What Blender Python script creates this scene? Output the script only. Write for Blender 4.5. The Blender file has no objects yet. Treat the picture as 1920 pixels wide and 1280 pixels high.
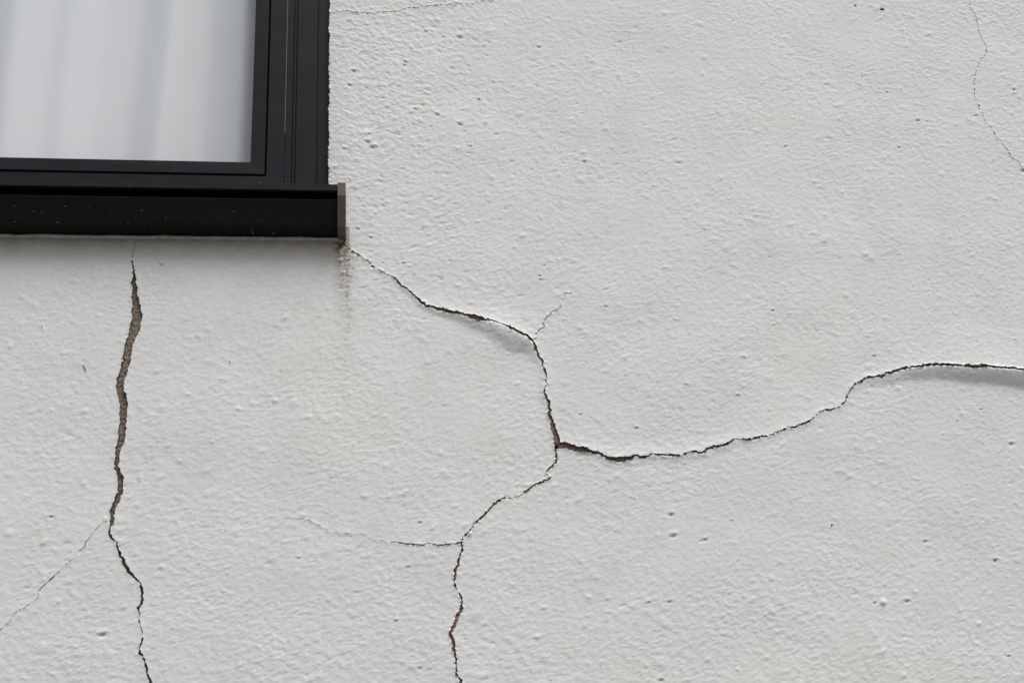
import bpy, math, random
import numpy as np
from mathutils import Matrix, Vector

rng = np.random.default_rng(7)
random.seed(7)
S = bpy.context.scene
C = S.collection

# ------------------------------------------------------------------ camera
# orientation recovered from the photo's two vanishing points
F_PX = 1980.0
D = 1.60                      # metres from the wall face
CAMZ = 1.60                   # eye height
def nz(v):
    v = np.array(v, float); return v / np.linalg.norm(v)
X_c = nz((13940, 44, -F_PX))
Z_c = np.array((-300, 5940, -F_PX), float)
Z_c = nz(Z_c - X_c * np.dot(Z_c, X_c))
Y_c = np.cross(Z_c, X_c)
W2C = np.stack([X_c, Y_c, Z_c], axis=1)
C2W = W2C.T
CAM = np.array((0.0, -D, CAMZ))

cam_data = bpy.data.cameras.new('camera')
cam = bpy.data.objects.new('camera', cam_data)
C.objects.link(cam)
cam_data.sensor_width = 36.0
cam_data.lens = 36.0 * F_PX / 1920.0
cam_data.clip_start = 0.02
cam_data.clip_end = 2000
m4 = Matrix.Identity(4)
for i in range(3):
    for j in range(3):
        m4[i][j] = float(C2W[i, j])
    m4[i][3] = float(CAM[i])
cam.matrix_world = m4
S.camera = cam

def P(px, py, y=0.0):
    """point of the plane y = const seen at a photo pixel"""
    d = C2W @ np.array((px - 960.0, 640.0 - py, -F_PX))
    t = (y - CAM[1]) / d[1]
    return CAM + d * t

# ------------------------------------------------------------------ light
SUN_EL, SUN_AZ = math.radians(60), math.radians(148)   # azimuth: from +Y clockwise; 180 = facing the wall
w = bpy.data.worlds.new('World'); S.world = w; w.use_nodes = True
nt = w.node_tree; nt.nodes.clear()
out = nt.nodes.new('ShaderNodeOutputWorld')
bg = nt.nodes.new('ShaderNodeBackground')
sky = nt.nodes.new('ShaderNodeTexSky'); sky.sky_type = 'NISHITA'; sky.sun_disc = False
sky.sun_elevation = SUN_EL; sky.sun_rotation = SUN_AZ
sky.air_density = 1.0; sky.dust_density = 4.0; sky.ozone_density = 1.0
hs = nt.nodes.new('ShaderNodeHueSaturation'); hs.inputs['Saturation'].default_value = 0.06
nt.links.new(sky.outputs[0], hs.inputs['Color'])
# overcast sky: brightest overhead, about a third of that at the horizon
tcw = nt.nodes.new('ShaderNodeTexCoord'); sxyz = nt.nodes.new('ShaderNodeSeparateXYZ'); nt.links.new(tcw.outputs['Generated'], sxyz.inputs[0])
gr_ = nt.nodes.new('ShaderNodeValToRGB'); e_ = gr_.color_ramp.elements
e_[0].position = 0.0; e_[0].color = (0.30, 0.31, 0.33, 1); e_[1].position = 0.85; e_[1].color = (1.0, 0.99, 0.98, 1)
nt.links.new(sxyz.outputs[2], gr_.inputs[0])
mu_ = nt.nodes.new('ShaderNodeMix'); mu_.data_type = 'RGBA'; mu_.blend_type = 'MULTIPLY'; mu_.inputs[0].default_value = 1.0
cl_ = nt.nodes.new('ShaderNodeTexNoise'); cl_.inputs['Scale'].default_value = 3.2; cl_.inputs['Detail'].default_value = 4; nt.links.new(tcw.outputs['Generated'], cl_.inputs['Vector'])
cr_ = nt.nodes.new('ShaderNodeValToRGB'); cr_.color_ramp.elements[0].position = 0.35; cr_.color_ramp.elements[0].color = (0.70, 0.735, 0.78, 1)
cr_.color_ramp.elements[1].position = 0.65; cr_.color_ramp.elements[1].color = (1.27, 1.25, 1.21, 1); nt.links.new(cl_.outputs['Fac'], cr_.inputs[0])
cm_ = nt.nodes.new('ShaderNodeMix'); cm_.data_type = 'RGBA'; cm_.blend_type = 'MULTIPLY'; cm_.inputs[0].default_value = 1.0
nt.links.new(hs.outputs[0], cm_.inputs[6]); nt.links.new(cr_.outputs[0], cm_.inputs[7]); nt.links.new(cm_.outputs[2], mu_.inputs[6]); nt.links.new(gr_.outputs[0], mu_.inputs[7])
nt.links.new(mu_.outputs[2], bg.inputs[0])
bg.inputs[1].default_value = 0.12
nt.links.new(bg.outputs[0], out.inputs[0])

sd = bpy.data.lights.new('sun', 'SUN'); sd.energy = 1.5; sd.angle = math.radians(40)
sd.color = (1.0, 0.993, 0.982)
so = bpy.data.objects.new('sun', sd); C.objects.link(so)
dirv = Vector((math.sin(SUN_AZ) * math.cos(SUN_EL), math.cos(SUN_AZ) * math.cos(SUN_EL), math.sin(SUN_EL)))
so.rotation_euler = dirv.to_track_quat('Z', 'Y').to_euler()

S.view_settings.view_transform = 'Standard'
S.view_settings.look = 'None'
S.view_settings.gamma = 1.0
S.view_settings.exposure = 0.34

# ------------------------------------------------------------------ helpers
def tag(o, label=None, cat=None, group=None, kind=None):
    if label: o['label'] = label
    if cat: o['category'] = cat
    if group: o['group'] = group
    if kind: o['kind'] = kind
    return o

def mesh_obj(name, verts, faces, mat, parent=None, smooth=False, loc=None):
    me = bpy.data.meshes.new(name)
    verts = [tuple(map(float, v)) for v in verts]
    me.from_pydata(verts, [], [tuple(f) for f in faces])
    if mat: me.materials.append(mat)
    me.validate(); me.update()
    if smooth:
        me.polygons.foreach_set('use_smooth', [True] * len(me.polygons))
    o = bpy.data.objects.new(name, me); C.objects.link(o)
    if parent is not None:
        o.parent = parent
    return o

def np_mesh(name, V, loop_v, loop_start, loop_total, mats, mat_idx=None, smooth=None, parent=None):
    me = bpy.data.meshes.new(name)
    me.vertices.add(len(V)); me.vertices.foreach_set('co', V.astype(np.float32).ravel())
    me.loops.add(len(loop_v)); me.loops.foreach_set('vertex_index', loop_v.astype(np.int32))
    me.polygons.add(len(loop_start))
    me.polygons.foreach_set('loop_start', loop_start.astype(np.int32))
    me.polygons.foreach_set('loop_total', loop_total.astype(np.int32))
    for m in mats: me.materials.append(m)
    if mat_idx is not None: me.polygons.foreach_set('material_index', mat_idx.astype(np.int32))
    me.update(calc_edges=True)
    me.polygons.foreach_set('use_smooth', np.ones(len(loop_start), bool) if smooth is None else smooth)
    o = bpy.data.objects.new(name, me); C.objects.link(o)
    if parent is not None: o.parent = parent
    return o

def bevel(o, wdt=0.0008, seg=2):
    m = o.modifiers.new('bevel', 'BEVEL'); m.width = wdt; m.segments = seg; m.limit_method = 'ANGLE'
    m.harden_normals = False
    return o

def spectral(nx, nz, dx, f0, bw=0.6, aniso=1.0, ang=0.0, seed=0, power=None):
    """filtered gaussian noise on a grid, unit variance. f0 cycles/m; aniso>1 stretches along ang"""
    r = np.random.default_rng(seed)
    n = r.standard_normal((nx, nz)).astype(np.float32)
    fx = np.fft.fftfreq(nx, dx)[:, None]; fz = np.fft.rfftfreq(nz, dx)[None, :]
    c, s = math.cos(ang), math.sin(ang)
    u = (fx * c + fz * s) * math.sqrt(aniso); v = (-fx * s + fz * c) / math.sqrt(aniso)
    f = np.sqrt(u * u + v * v) + 1e-6
    if power is None:
        H = np.exp(-0.5 * (np.log(f / f0) / bw) ** 2) / f
    else:
        H = 1.0 / (1 + (f / f0) ** power) 
        H[0, 0] = 0
    h = np.fft.irfft2(np.fft.rfft2(n) * H, s=(nx, nz))
    h -= h.mean(); h /= h.std()
    return h.astype(np.float32)

def bilin(A, u, v):
    u = np.clip(u, 0, A.shape[0] - 1.001); v = np.clip(v, 0, A.shape[1] - 1.001)
    i = u.astype(int); j = v.astype(int); a = u - i; b = v - j
    return (A[i, j] * (1 - a) * (1 - b) + A[i + 1, j] * a * (1 - b) + A[i, j + 1] * (1 - a) * b + A[i + 1, j + 1] * a * b)

def sstep(a, b, x):
    t = np.clip((x - a) / (b - a), 0, 1); return t * t * (3 - 2 * t)

# ------------------------------------------------------------------ materials
def new_mat(name):
    m = bpy.data.materials.new(name); m.use_nodes = True
    t = m.node_tree; b = t.nodes['Principled BSDF']
    return m, t, b
def node(t, kind, **kw):
    n = t.nodes.new(kind)
    for k, v in kw.items():
        if k in n.inputs: n.inputs[k].default_value = v
        else: setattr(n, k, v)
    return n
def noise(t, vec, scale, detail=3, rough=0.55, dist=0.0):
    n = t.nodes.new('ShaderNodeTexNoise'); n.inputs['Scale'].default_value = scale
    n.inputs['Detail'].default_value = detail; n.inputs['Roughness'].default_value = rough
    n.inputs['Distortion'].default_value = dist
    t.links.new(vec, n.inputs['Vector']); return n
def ramp(t, src, stops):
    r = t.nodes.new('ShaderNodeValToRGB'); e = r.color_ramp.elements
    e[0].position, e[0].color = stops[0][0], (*stops[0][1], 1)
    e[1].position, e[1].color = stops[-1][0], (*stops[-1][1], 1)
    for p, c in stops[1:-1]:
        k = e.new(p); k.color = (*c, 1)
    t.links.new(src, r.inputs[0]); return r
def mixc(t, fac, a, b, mode='MIX'):
    m = t.nodes.new('ShaderNodeMix'); m.data_type = 'RGBA'; m.blend_type = mode
    for sock, val in ((m.inputs[0], fac), (m.inputs[6], a), (m.inputs[7], b)):
        if hasattr(val, 'is_linked') or hasattr(val, 'node'): t.links.new(val, sock)
        elif isinstance(val, (int, float)): sock.default_value = val
        else: sock.default_value = (*val, 1)
    return m.outputs[2]
def math_n(t, op, a, b=None):
    m = t.nodes.new('ShaderNodeMath'); m.operation = op
    for i, v in enumerate((a, b)):
        if v is None: continue
        if isinstance(v, (int, float)): m.inputs[i].default_value = v
        else: t.links.new(v, m.inputs[i])
    return m.outputs[0]

def mat_plaster():
    m, t, b = new_mat('painted_plaster')
    co = t.nodes.new('ShaderNodeTexCoord').outputs['Object']
    n1 = noise(t, co, 1.7, 3); n2 = noise(t, co, 14, 4, 0.6); n3 = noise(t, co, 900, 2, 0.6)
    c1 = ramp(t, n1.outputs['Fac'], [(0.32, (0.745, 0.748, 0.755)), (0.68, (0.776, 0.770, 0.750))])
    c2 = ramp(t, n2.outputs['Fac'], [(0.3, (0.955, 0.95, 0.945)), (0.55, (1, 1, 1))])
    col = mixc(t, 1.0, c1.outputs[0], c2.outputs[0], 'MULTIPLY')
    c3 = ramp(t, n3.outputs['Fac'], [(0.25, (0.93, 0.93, 0.93)), (0.6, (1, 1, 1))])
    col = mixc(t, 0.6, col, c3.outputs[0], 'MULTIPLY')
    at = t.nodes.new('ShaderNodeAttribute'); at.attribute_name = 'stain'
    sp = t.nodes.new('ShaderNodeSeparateColor'); t.links.new(at.outputs['Color'], sp.inputs[0])
    # R: brown run-off, G: dark grime and darker tones, B: pinkish primer / clean tint
    col = mixc(t, sp.outputs[0], col, (0.30, 0.25, 0.19))
    col = mixc(t, sp.outputs[1], col, (0.075, 0.068, 0.06))
    col = mixc(t, sp.outputs[2], col, (0.60, 0.50, 0.46))
    t.links.new(col, b.inputs['Base Color'])
    b.inputs['Roughness'].default_value = 0.72
    b.inputs['Specular IOR Level'].default_value = 0.25
    # micro relief
    mp = t.nodes.new('ShaderNodeMapping'); mp.inputs['Scale'].default_value = (0.6, 1, 1.0)
    t.links.new(co, mp.inputs[0])
    f1 = noise(t, mp.outputs[0], 330, 3, 0.6); f2 = noise(t, mp.outputs[0], 1100, 2, 0.6)
    h = math_n(t, 'ADD', f1.outputs['Fac'], math_n(t, 'MULTIPLY', f2.outputs['Fac'], 0.35))
    bp = t.nodes.new('ShaderNodeBump'); bp.inputs['Distance'].default_value = 0.0009; bp.inputs['Strength'].default_value = 0.5
    t.links.new(h, bp.inputs['Height']); t.links.new(bp.outputs[0], b.inputs['Normal'])
    return m

def mat_rough(name, ca, cb, scale, rough=0.9, bump=0.0008, dark=None):
    m, t, b = new_mat(name)
    co = t.nodes.new('ShaderNodeTexCoord').outputs['Object']
    n = noise(t, co, scale, 5, 0.65)
    r = ramp(t, n.outputs['Fac'], [(0.3, ca), (0.68, cb)])
    col = r.outputs[0]
    n2 = noise(t, co, scale * 5, 3, 0.6)
    if dark:
        r2 = ramp(t, n2.outputs['Fac'], [(0.36, dark), (0.48, (1, 1, 1))])
        col = mixc(t, 1.0, col, r2.outputs[0], 'MULTIPLY')
    t.links.new(col, b.inputs['Base Color']); b.inputs['Roughness'].default_value = rough
    b.inputs['Specular IOR Level'].default_value = 0.2
    bp = t.nodes.new('ShaderNodeBump'); bp.inputs['Distance'].default_value = bump
    t.links.new(n2.outputs['Fac'], bp.inputs['Height']); t.links.new(bp.outputs[0], b.inputs['Normal'])
    return m

def mat_metal(name, col, rough, spots=0.0, spot_col=(0.32, 0.32, 0.31), spec=0.5, scale=70):
    m, t, b = new_mat(name)
    co = t.nodes.new('ShaderNodeTexCoord').outputs['Object']
    mp = t.nodes.new('ShaderNodeMapping'); mp.inputs['Scale'].default_value = (1.5, 6, 6); t.links.new(co, mp.inputs[0])
    n = noise(t, mp.outputs[0], 6, 4, 0.6)
    r = ramp(t, n.outputs['Fac'], [(0.3, tuple(c * 0.85 for c in col)), (0.7, tuple(c * 1.2 for c in col))])
    c = r.outputs[0]
    if spots > 0:
        for sc, th, seed in ((scale, 0.16, 0.0), (scale * 2.2, 0.15, 3.7)):
            mv = t.nodes.new('ShaderNodeMapping'); mv.inputs['Location'].default_value = (seed, seed, seed); mv.inputs['Scale'].default_value = (1, .25, 1)
            t.links.new(co, mv.inputs[0])
            v = t.nodes.new('ShaderNodeTexVoronoi'); v.inputs['Scale'].default_value = sc; t.links.new(mv.outputs[0], v.inputs['Vector'])
            sp = t.nodes.new('ShaderNodeSeparateColor'); t.links.new(v.outputs['Color'], sp.inputs[0])
            rad = math_n(t, 'MULTIPLY', sp.outputs[0], th)
            inside = math_n(t, 'LESS_THAN', v.outputs['Distance'], rad)
            some = math_n(t, 'GREATER_THAN', sp.outputs[1], 1 - spots)
            fac = math_n(t, 'MULTIPLY', math_n(t, 'MULTIPLY', inside, some), math_n(t, 'MULTIPLY', sp.outputs[2], 0.9))
            c = mixc(t, fac, c, spot_col)
    t.links.new(c, b.inputs['Base Color'])
    rr = ramp(t, noise(t, co, 40, 4).outputs['Fac'], [(0.3, (rough * .85,) * 3), (0.7, (rough * 1.2,) * 3)])
    t.links.new(rr.outputs[0], b.inputs['Roughness'])
    b.inputs['Specular IOR Level'].default_value = spec
    return m

M_PLASTER = mat_plaster()
M_EDGE = mat_rough('broken_plaster_edge', (0.14, 0.10, 0.088), (0.28, 0.22, 0.195), 260)
M_FILL = mat_rough('exposed_mortar', (0.17, 0.138, 0.112), (0.34, 0.288, 0.235), 140, bump=0.0012, dark=(0.55, 0.52, 0.5))
M_DEEP = mat_rough('dark_crack_bed', (0.16, 0.12, 0.10), (0.32, 0.26, 0.225), 200)
M_RED = mat_rough('reddish_crack_bed', (0.22, 0.11, 0.10), (0.34, 0.21, 0.19), 200)
M_HAIR = mat_rough('grey_hairline_bed', (0.16, 0.15, 0.145), (0.26, 0.25, 0.24), 200)
M_FRAME = mat_metal('charcoal_aluminium', (0.0175, 0.016, 0.0205), 0.45, spots=0.05, scale=45, spec=0.12)
M_SILL = mat_metal('black_sill_coating', (0.005, 0.005, 0.0055), 0.5, spots=0.5, spec=0.15, spot_col=(0.10, 0.10, 0.098), scale=75)
M_GASKET = mat_metal('black_rubber', (0.004, 0.004, 0.004), 0.7, spec=0.1)
M_CAP = mat_rough('brown_plastic', (0.085, 0.062, 0.048), (0.12, 0.088, 0.068), 60, rough=0.55, bump=0.0002)
M_SEAL = mat_rough('grey_sealant', (0.38, 0.36, 0.33), (0.6, 0.57, 0.53), 90, rough=0.7)
M_CORE = mat_rough('masonry', (0.18, 0.16, 0.14), (0.28, 0.25, 0.22), 30)

# ------------------------------------------------------------------ crack data (photo pixels: x, y, width)
CRACK_WIDE = [(254,454,.5),(254,458,.6),(249,473,.7),(247,490,1.2),(250.6,502,2.5),(251.3,512,4),(252.4,519,6),(252,532,8.5),(251.5,545,8),(253.4,554,10.5),
 (255.2,571,14),(256.7,591,18.5),(256.7,597.5,15),(254.5,609.5,20),(251.3,621.6,17),(248,630,16),(242.5,643.5,14.5),(239.9,658.8,13.5),
 (237,674,14.5),(234.4,687,14),(231,702.5,14.5),(227,713,13),(226,724,13),(224.6,733,13),(229.5,741.6,14),(231,752.5,14),(232,765.6,14),
 (230.5,781,13),(229.4,794,12.5),(229,809,13),(227.6,822.5,12),(226.5,831,11.5),(222.8,838,9),(221.3,849,8.5),(219.5,862,8.5),(217.8,877,7),
 (222.8,884,7),(226,895,10),(225.7,908,9),(225,919,9.5),(221,932,9),(216.3,943,8.5),(211.9,956,8.5),(209.5,970,7.5),(208.8,978.8,7),
 (207,985,4),(206,988,.6),(205.5,994,4),(206.3,1001,5),(211,1009,4),(215,1014,1.8),(217,1015,.4),(218.8,1017,2),(221,1027.5,3),(223,1037.5,4),
 (230,1046,5),(231.8,1055,6.5),(238.8,1066,6.5),(245,1075,4.5),(255,1085,4),(260,1089.5,2),(265,1097.5,4),(268,1110,4.5),(266.8,1122.5,3.5),
 (262.5,1135,3),(260,1142.5,3.5),(262,1149,1.3),(260,1157,1),(262.5,1169,1.6),(265.5,1177,.7),(266.8,1187,2.5),(267.5,1197,1.5),(263.8,1206,2.5),
 (261,1214,.9),(262,1221,3),(267.5,1230,3.5),(271,1239,3.5),(274.5,1247.5,3),(277,1262.5,3.5),(282.5,1279,4),(289,1300,4),(287,1330,3),(296,1370,1)]
CRACK_UPPER = [(645,457,1.8),(652.5,464,1.4),(664,474,1.6),(674,479,1.2),(684,486,1.1),(691,489,1.1),(699,500,2.1),(707.5,504,1.1),(724,512.5,1.4),
 (740,521,1.9),(746,527.5,3),(752.5,536,2.5),(764,540,2),(771,549,3),(779,555,1.4),(785,562.5,2.5),(792.5,567.5,3),(800,572.5,3.6),
 (815,576,3.2),(835,582,4.6),(857.5,585,3.6),(872.5,589.5,2.4),(885,593,6.2),(897.5,597.5,8),(908,598.5,2.6),(925,600.5,1.1),(945,609,1.5),
 (955,613,3.6),(970,620.5,4),(982.5,626,3),(995,634,3.6),(1000,641,4),(1004,650,4.5),(1009,661,3.2),(1008,665,2.4),(1014,672.5,3),(1019.5,678.5,1.2),
 (1016,682,1.2),(1022.5,695,2.3),(1025.5,702.5,1.6),(1023,710,1.5),(1026.5,720,.8),(1020.5,727.5,1.2),(1020.8,733,2.4),(1025.6,745,4),(1030.4,758,4),
 (1032,769,3.5),(1030.4,778,5.8),(1035.4,786.5,3.8),(1036,793,5.5),(1039,802,8),(1041,815,7.5),(1042.7,823.7,9),(1044.8,834.6,11)]
CRACK_LOWER = [(1043,839,5),(1041.3,844,2.3),(1044,852,1.8),(1044,858.7,1.5),(1043,865,2),(1032,876,2.6),(1025.6,882.7,2),(1024.5,887,.9),(1028,891,.3),
 (1033,894.7,1.2),(1027.5,898.4,2.8),(1020,900.3,3),(1008.8,906,2.5),(999.4,909.7,1.5),(994.7,915,2.5),(986,920,2.5),(979.7,925.6,1),(971,930,1),
 (954,933,1.3),(945,932.6,1.3),(935.6,937,2.2),(928,944.4,2.2),(918.8,952,2.5),(913,960,3),(903.8,967,3),(894.4,977,2),(886,983,.8),(888,987,.9),
 (880,993,2.5),(874.7,1000.6,2),(868,1008,2),(865,1013,1.6),(865.3,1019,3),(867,1027,1.8),(864.4,1036,2.6),(858.8,1049,3.3),(855,1066,3.3),
 (851.6,1087,2.5),(852,1089,1.5),(853.8,1098,2.6),(857.5,1104.7,1.2),(862,1112,2),(865.4,1120.6,3.5),(866.5,1133.8,4),(866,1141,5),(859.4,1152.5,5),
 (852.8,1169,4.2),(846.5,1182.5,4.6),(845.9,1190,4.6),(849.6,1205,4.6),(852.8,1218,4),(854,1227.5,2.1),(855.6,1246,2.6),(855.3,1261,2.6),
 (859.4,1268.8,.8),(862,1274.4,3.5),(863,1282,4),(868,1320,3),(862,1360,1)]
CRACK_RIGHT = [(1046,834,9.5),(1064.7,835.6,9),(1081.5,841,9),(1093.4,843,8),(1107.8,846.5,4.4),(1124.6,849.6,4),(1139,857,4.4),(1153,861.6,8),
 (1167.7,860.4,7.5),(1182,857,6),(1191.7,852.7,3),(1206,855,4),(1213,854,3.5),(1222.8,850.8,1.8),(1239.6,851.3,2),(1254,851.3,2.6),(1273,853.7,2.6),
 (1280,853,1),(1287.5,848,1.8),(1301.9,846.5,2.8),(1321,847,3),(1324.6,841,2),(1335.4,836.5,3.5),(1349.8,835,3),(1364,831,4.5),(1373.7,824,2),
 (1385.7,821.6,1.2),(1402.5,824,3),(1412,821.6,2.3),(1428.9,817.8,2.3),(1443,816,1.3),(1458.8,809,1.3),(1465,807.5,2.5),(1477.5,802.5,1.5),
 (1490,800,2.5),(1510,792.5,2.3),(1522.5,786,1.5),(1534,775,1.5),(1542.5,769,1.5),(1557.5,768,2),(1575,762.5,1.5),(1585,751,1.1),(1587.5,742.5,1.4),
 (1595,730,1.8),(1602.5,720,1.4),(1615,714,2.2),(1622.5,708,1.5),(1640,706,1.1),(1652.5,704.5,3.4),(1660,700,1.9),(1680,695,2.1),(1700,689,1.7),
 (1720,687,1.4),(1735,684,2.3),(1755,682,2),(1772.5,683,3),(1790,683,1.8),(1810,685.5,3.5),(1830,687,4),(1845,684.5,3.5),(1865,687,2.2),
 (1880,688,2),(1905,690,2.2),(1920,692.5,2.2),(1990,700,2),(2050,692,2),(2110,700,.6)]
CRACK_SPUR = [(1001,636,1.3),(1009,631,.6),(1004,626,1.1),(1014,616,1.4),(1021,612.5,2),(1019,605,1.1),(1024,596,1.4),(1035,585,1.4),(1051,576,.9),
 (1050,569,.5),(1057.5,557.5,.7),(1061,549,.6),(1071,548,.4)]
CRACK_SIDE = [(869,1016,1),(864,1018.4,2.5),(855,1018,1.9),(847.5,1018.4,1),(840,1019.4,1.9),(821,1021,1.9),(798.8,1018.8,1),(793,1021.6,1.3),
 (776,1020,2.1),(761,1019,2.1),(748,1016,1.6),(738.8,1015,1.1),(728,1018,.5),(720,1012,.5),(712,1013.4,.6),(694.7,1008,.6),(687,1003,.5),
 (671.8,998.5,.8),(661.5,999,.4),(650,1000,.9),(638.5,999,.5),(618,995.6,.4),(602,986.5,.5),(589,977,.35),(568.6,973,.7),(551.5,970.4,.6),(538,968,.3)]
HAIR_LEFT = [(203,977,.4),(200.6,976.5,.5),(187.5,982.5,.6),(176,998,.75),(161,1016,.75),(159,1024,.5),(146,1033,.6),(131,1052,.8),(116,1065,.5),(110.6,1070.6,.9),
 (93.7,1086.5,1.7),(80.6,1097.8,1.3),(72,1107,.6),(72,1118,.5),(56,1130.6,.75),(44,1141,.4),(39.4,1141,.8),(26,1150,1),(18.7,1166,1.1),(11,1169,.9),
 (0,1181,1),(-40,1212,1),(-90,1240,.7)]
HAIR_RIGHT = [(1806,-40,.8),(1818,0,.8),(1819.6,13,.6),(1830,32,.7),(1835.5,56,.75),(1841,70,.75),(1849,86,.95),(1849,99.6,.95),(1837,114,.4),
 (1830,135.5,.75),(1825.7,154,.85),(1828,172.6,.85),(1826,180.6,.75),(1834.7,190,1.05),(1835.5,203,1.05),(1843.5,214,1.05),(1846,227,.6),
 (1861,243,.95),(1867.4,257.6,.85),(1880.7,269.6,.95),(1888.7,279,.75),(1894,293.5,.85),(1911,304,.95),(1916.5,316,.9),(1925,321,1.4),(1950,335,.8),(1990,350,.6)]
HAIR_TOP = [(622,18.6,.6),(640,19,1),(656,20,1.3),(685,24.4,.85),(714,22.6,.85),(743.5,20.7,.85),(770,13.8,.85),(786,15,1.05),(804.6,11,.95),(839,9.3,.95),
 (881.6,8.5,1.05),(905.5,1.3,1.2),(926.8,0,.95),(985,-12,.8),(1040,-16,.5)]
CRACKS = [
 ('wide', CRACK_WIDE, M_FILL, 'wide vertical crack under the window filled with brown mortar'),
 ('upper', CRACK_UPPER, M_DEEP, 'dark crack running from the sill corner down to the junction'),
 ('lower', CRACK_LOWER, M_RED, 'thin reddish crack winding from the junction to the bottom'),
 ('right', CRACK_RIGHT, M_DEEP, 'long dark crack sweeping from the junction to the right edge'),
 ('spur', CRACK_SPUR, M_DEEP, 'short forked spur rising from the bend of the dark crack'),
 ('side', CRACK_SIDE, M_RED, 'thin level crack branching left off the winding crack'),
 ('hair_l', HAIR_LEFT, M_HAIR, 'slanting hairline crack at the lower left'),
 ('hair_r', HAIR_RIGHT, M_HAIR, 'faint hairline crack at the upper right'),
 ('hair_t', HAIR_TOP, M_HAIR, 'faint hairline crack beside the top of the window'),
]
def ppm(p):   # photo px per metre, near wall point
    a = P(p[0], p[1]); b = P(p[0] + 10, p[1]); return 10.0 / np.linalg.norm(a - b)
def to_wall(line, ctl=None):
    o = []
    for x, y, wd in line:
        h = 0.0
        if ctl is not None:
            c_ = np.array(ctl, float); h = 0.0005 * (np.interp(x, c_[:, 0], c_[:, 1]) + np.interp(x, c_[:, 0], c_[:, 2]))
            wd = wd + 280 * h if x > 1600 or (780 < x < 1000) else wd
        if line is HAIR_RIGHT or line is HAIR_TOP or line is CRACK_SPUR: wd = wd * (0.5 if line is CRACK_SPUR and y < 577 else 0.74)
        elif line is CRACK_SIDE and x < 742: wd = wd * 0.5
        elif 0.8 < wd < 3.5: wd = wd * 1.2
        elif wd >= 3.5 and line is not CRACK_WIDE: wd = wd * 1.16
        q = P(x, y, -0.0015 - h); o.append((q[0], q[2], wd / ppm((x, y))))
    return np.array(o)

# ------------------------------------------------------------------ wall lattice
DX = 0.0016; N = 5; FD = DX / N
corners = np.array([P(x, y) for x, y in ((-10, -10), (1930, -10), (-10, 1290), (1930, 1290))])
XA, XB = corners[:, 0].min() - 0.06, corners[:, 0].max() + 0.38
ZA, ZB = corners[:, 2].min() - 0.22, corners[:, 2].max() + 0.16
# keep lattice small: the left part is the window in the upper rows only
NX = int((XB - XA) / DX) // 2 * 2; NZ = int((ZB - ZA) / DX) // 2 * 2
XB = XA + NX * DX; ZB = ZA + NZ * DX
gx = XA + np.arange(NX + 1) * DX; gz = ZA + np.arange(NZ + 1) * DX
FX = XA + np.arange(NX * N + 1) * FD; FZ = ZA + np.arange(NZ * N + 1) * FD
print('lattice', NX, NZ, XA, XB, ZA, ZB)

# window opening in the wall
WX1 = P(617.5, 120, 0.0)[0]
WZ0 = P(620, 395, 0.0)[2]
WX0 = WX1 - 1.25
WZ1 = WZ0 + 1.15

# ---- ridge relief on the fine lattice: the plaster buckles outward along the cracks
# control: per crack (photo x, up height mm, down height mm, down reach px, up reach px)
RIDGE = {
 'upper': [(645,.3,.3,8,10),(740,.6,.5,8,12),(785,1.5,1.5,10,16),(835,2.6,3.6,14,24),(897,3.0,5.5,24,26),(950,3.2,8.0,38,28),(990,3.0,8.5,44,26),
           (1003,2.2,5.0,30,18),(1012,1.2,1.6,16,12),(1045,.8,1.0,10,10)],
 'right': [(1046,1.8,.8,12,16),(1090,2.8,1.2,12,18),(1160,3.4,1.5,14,20),(1250,2.4,1.8,14,16),(1360,2.2,2.0,16,16),(1450,1.2,.8,12,12),(1560,1.0,.8,10,12),
           (1620,1.8,1.5,14,16),(1660,3.0,4.0,20,22),(1740,4.0,8,27,50),(1830,4.5,12.5,32,60),(1920,5,14.5,36,64),(2040,3,6,34,50),(2110,.5,.5,30,30)],
}
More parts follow.
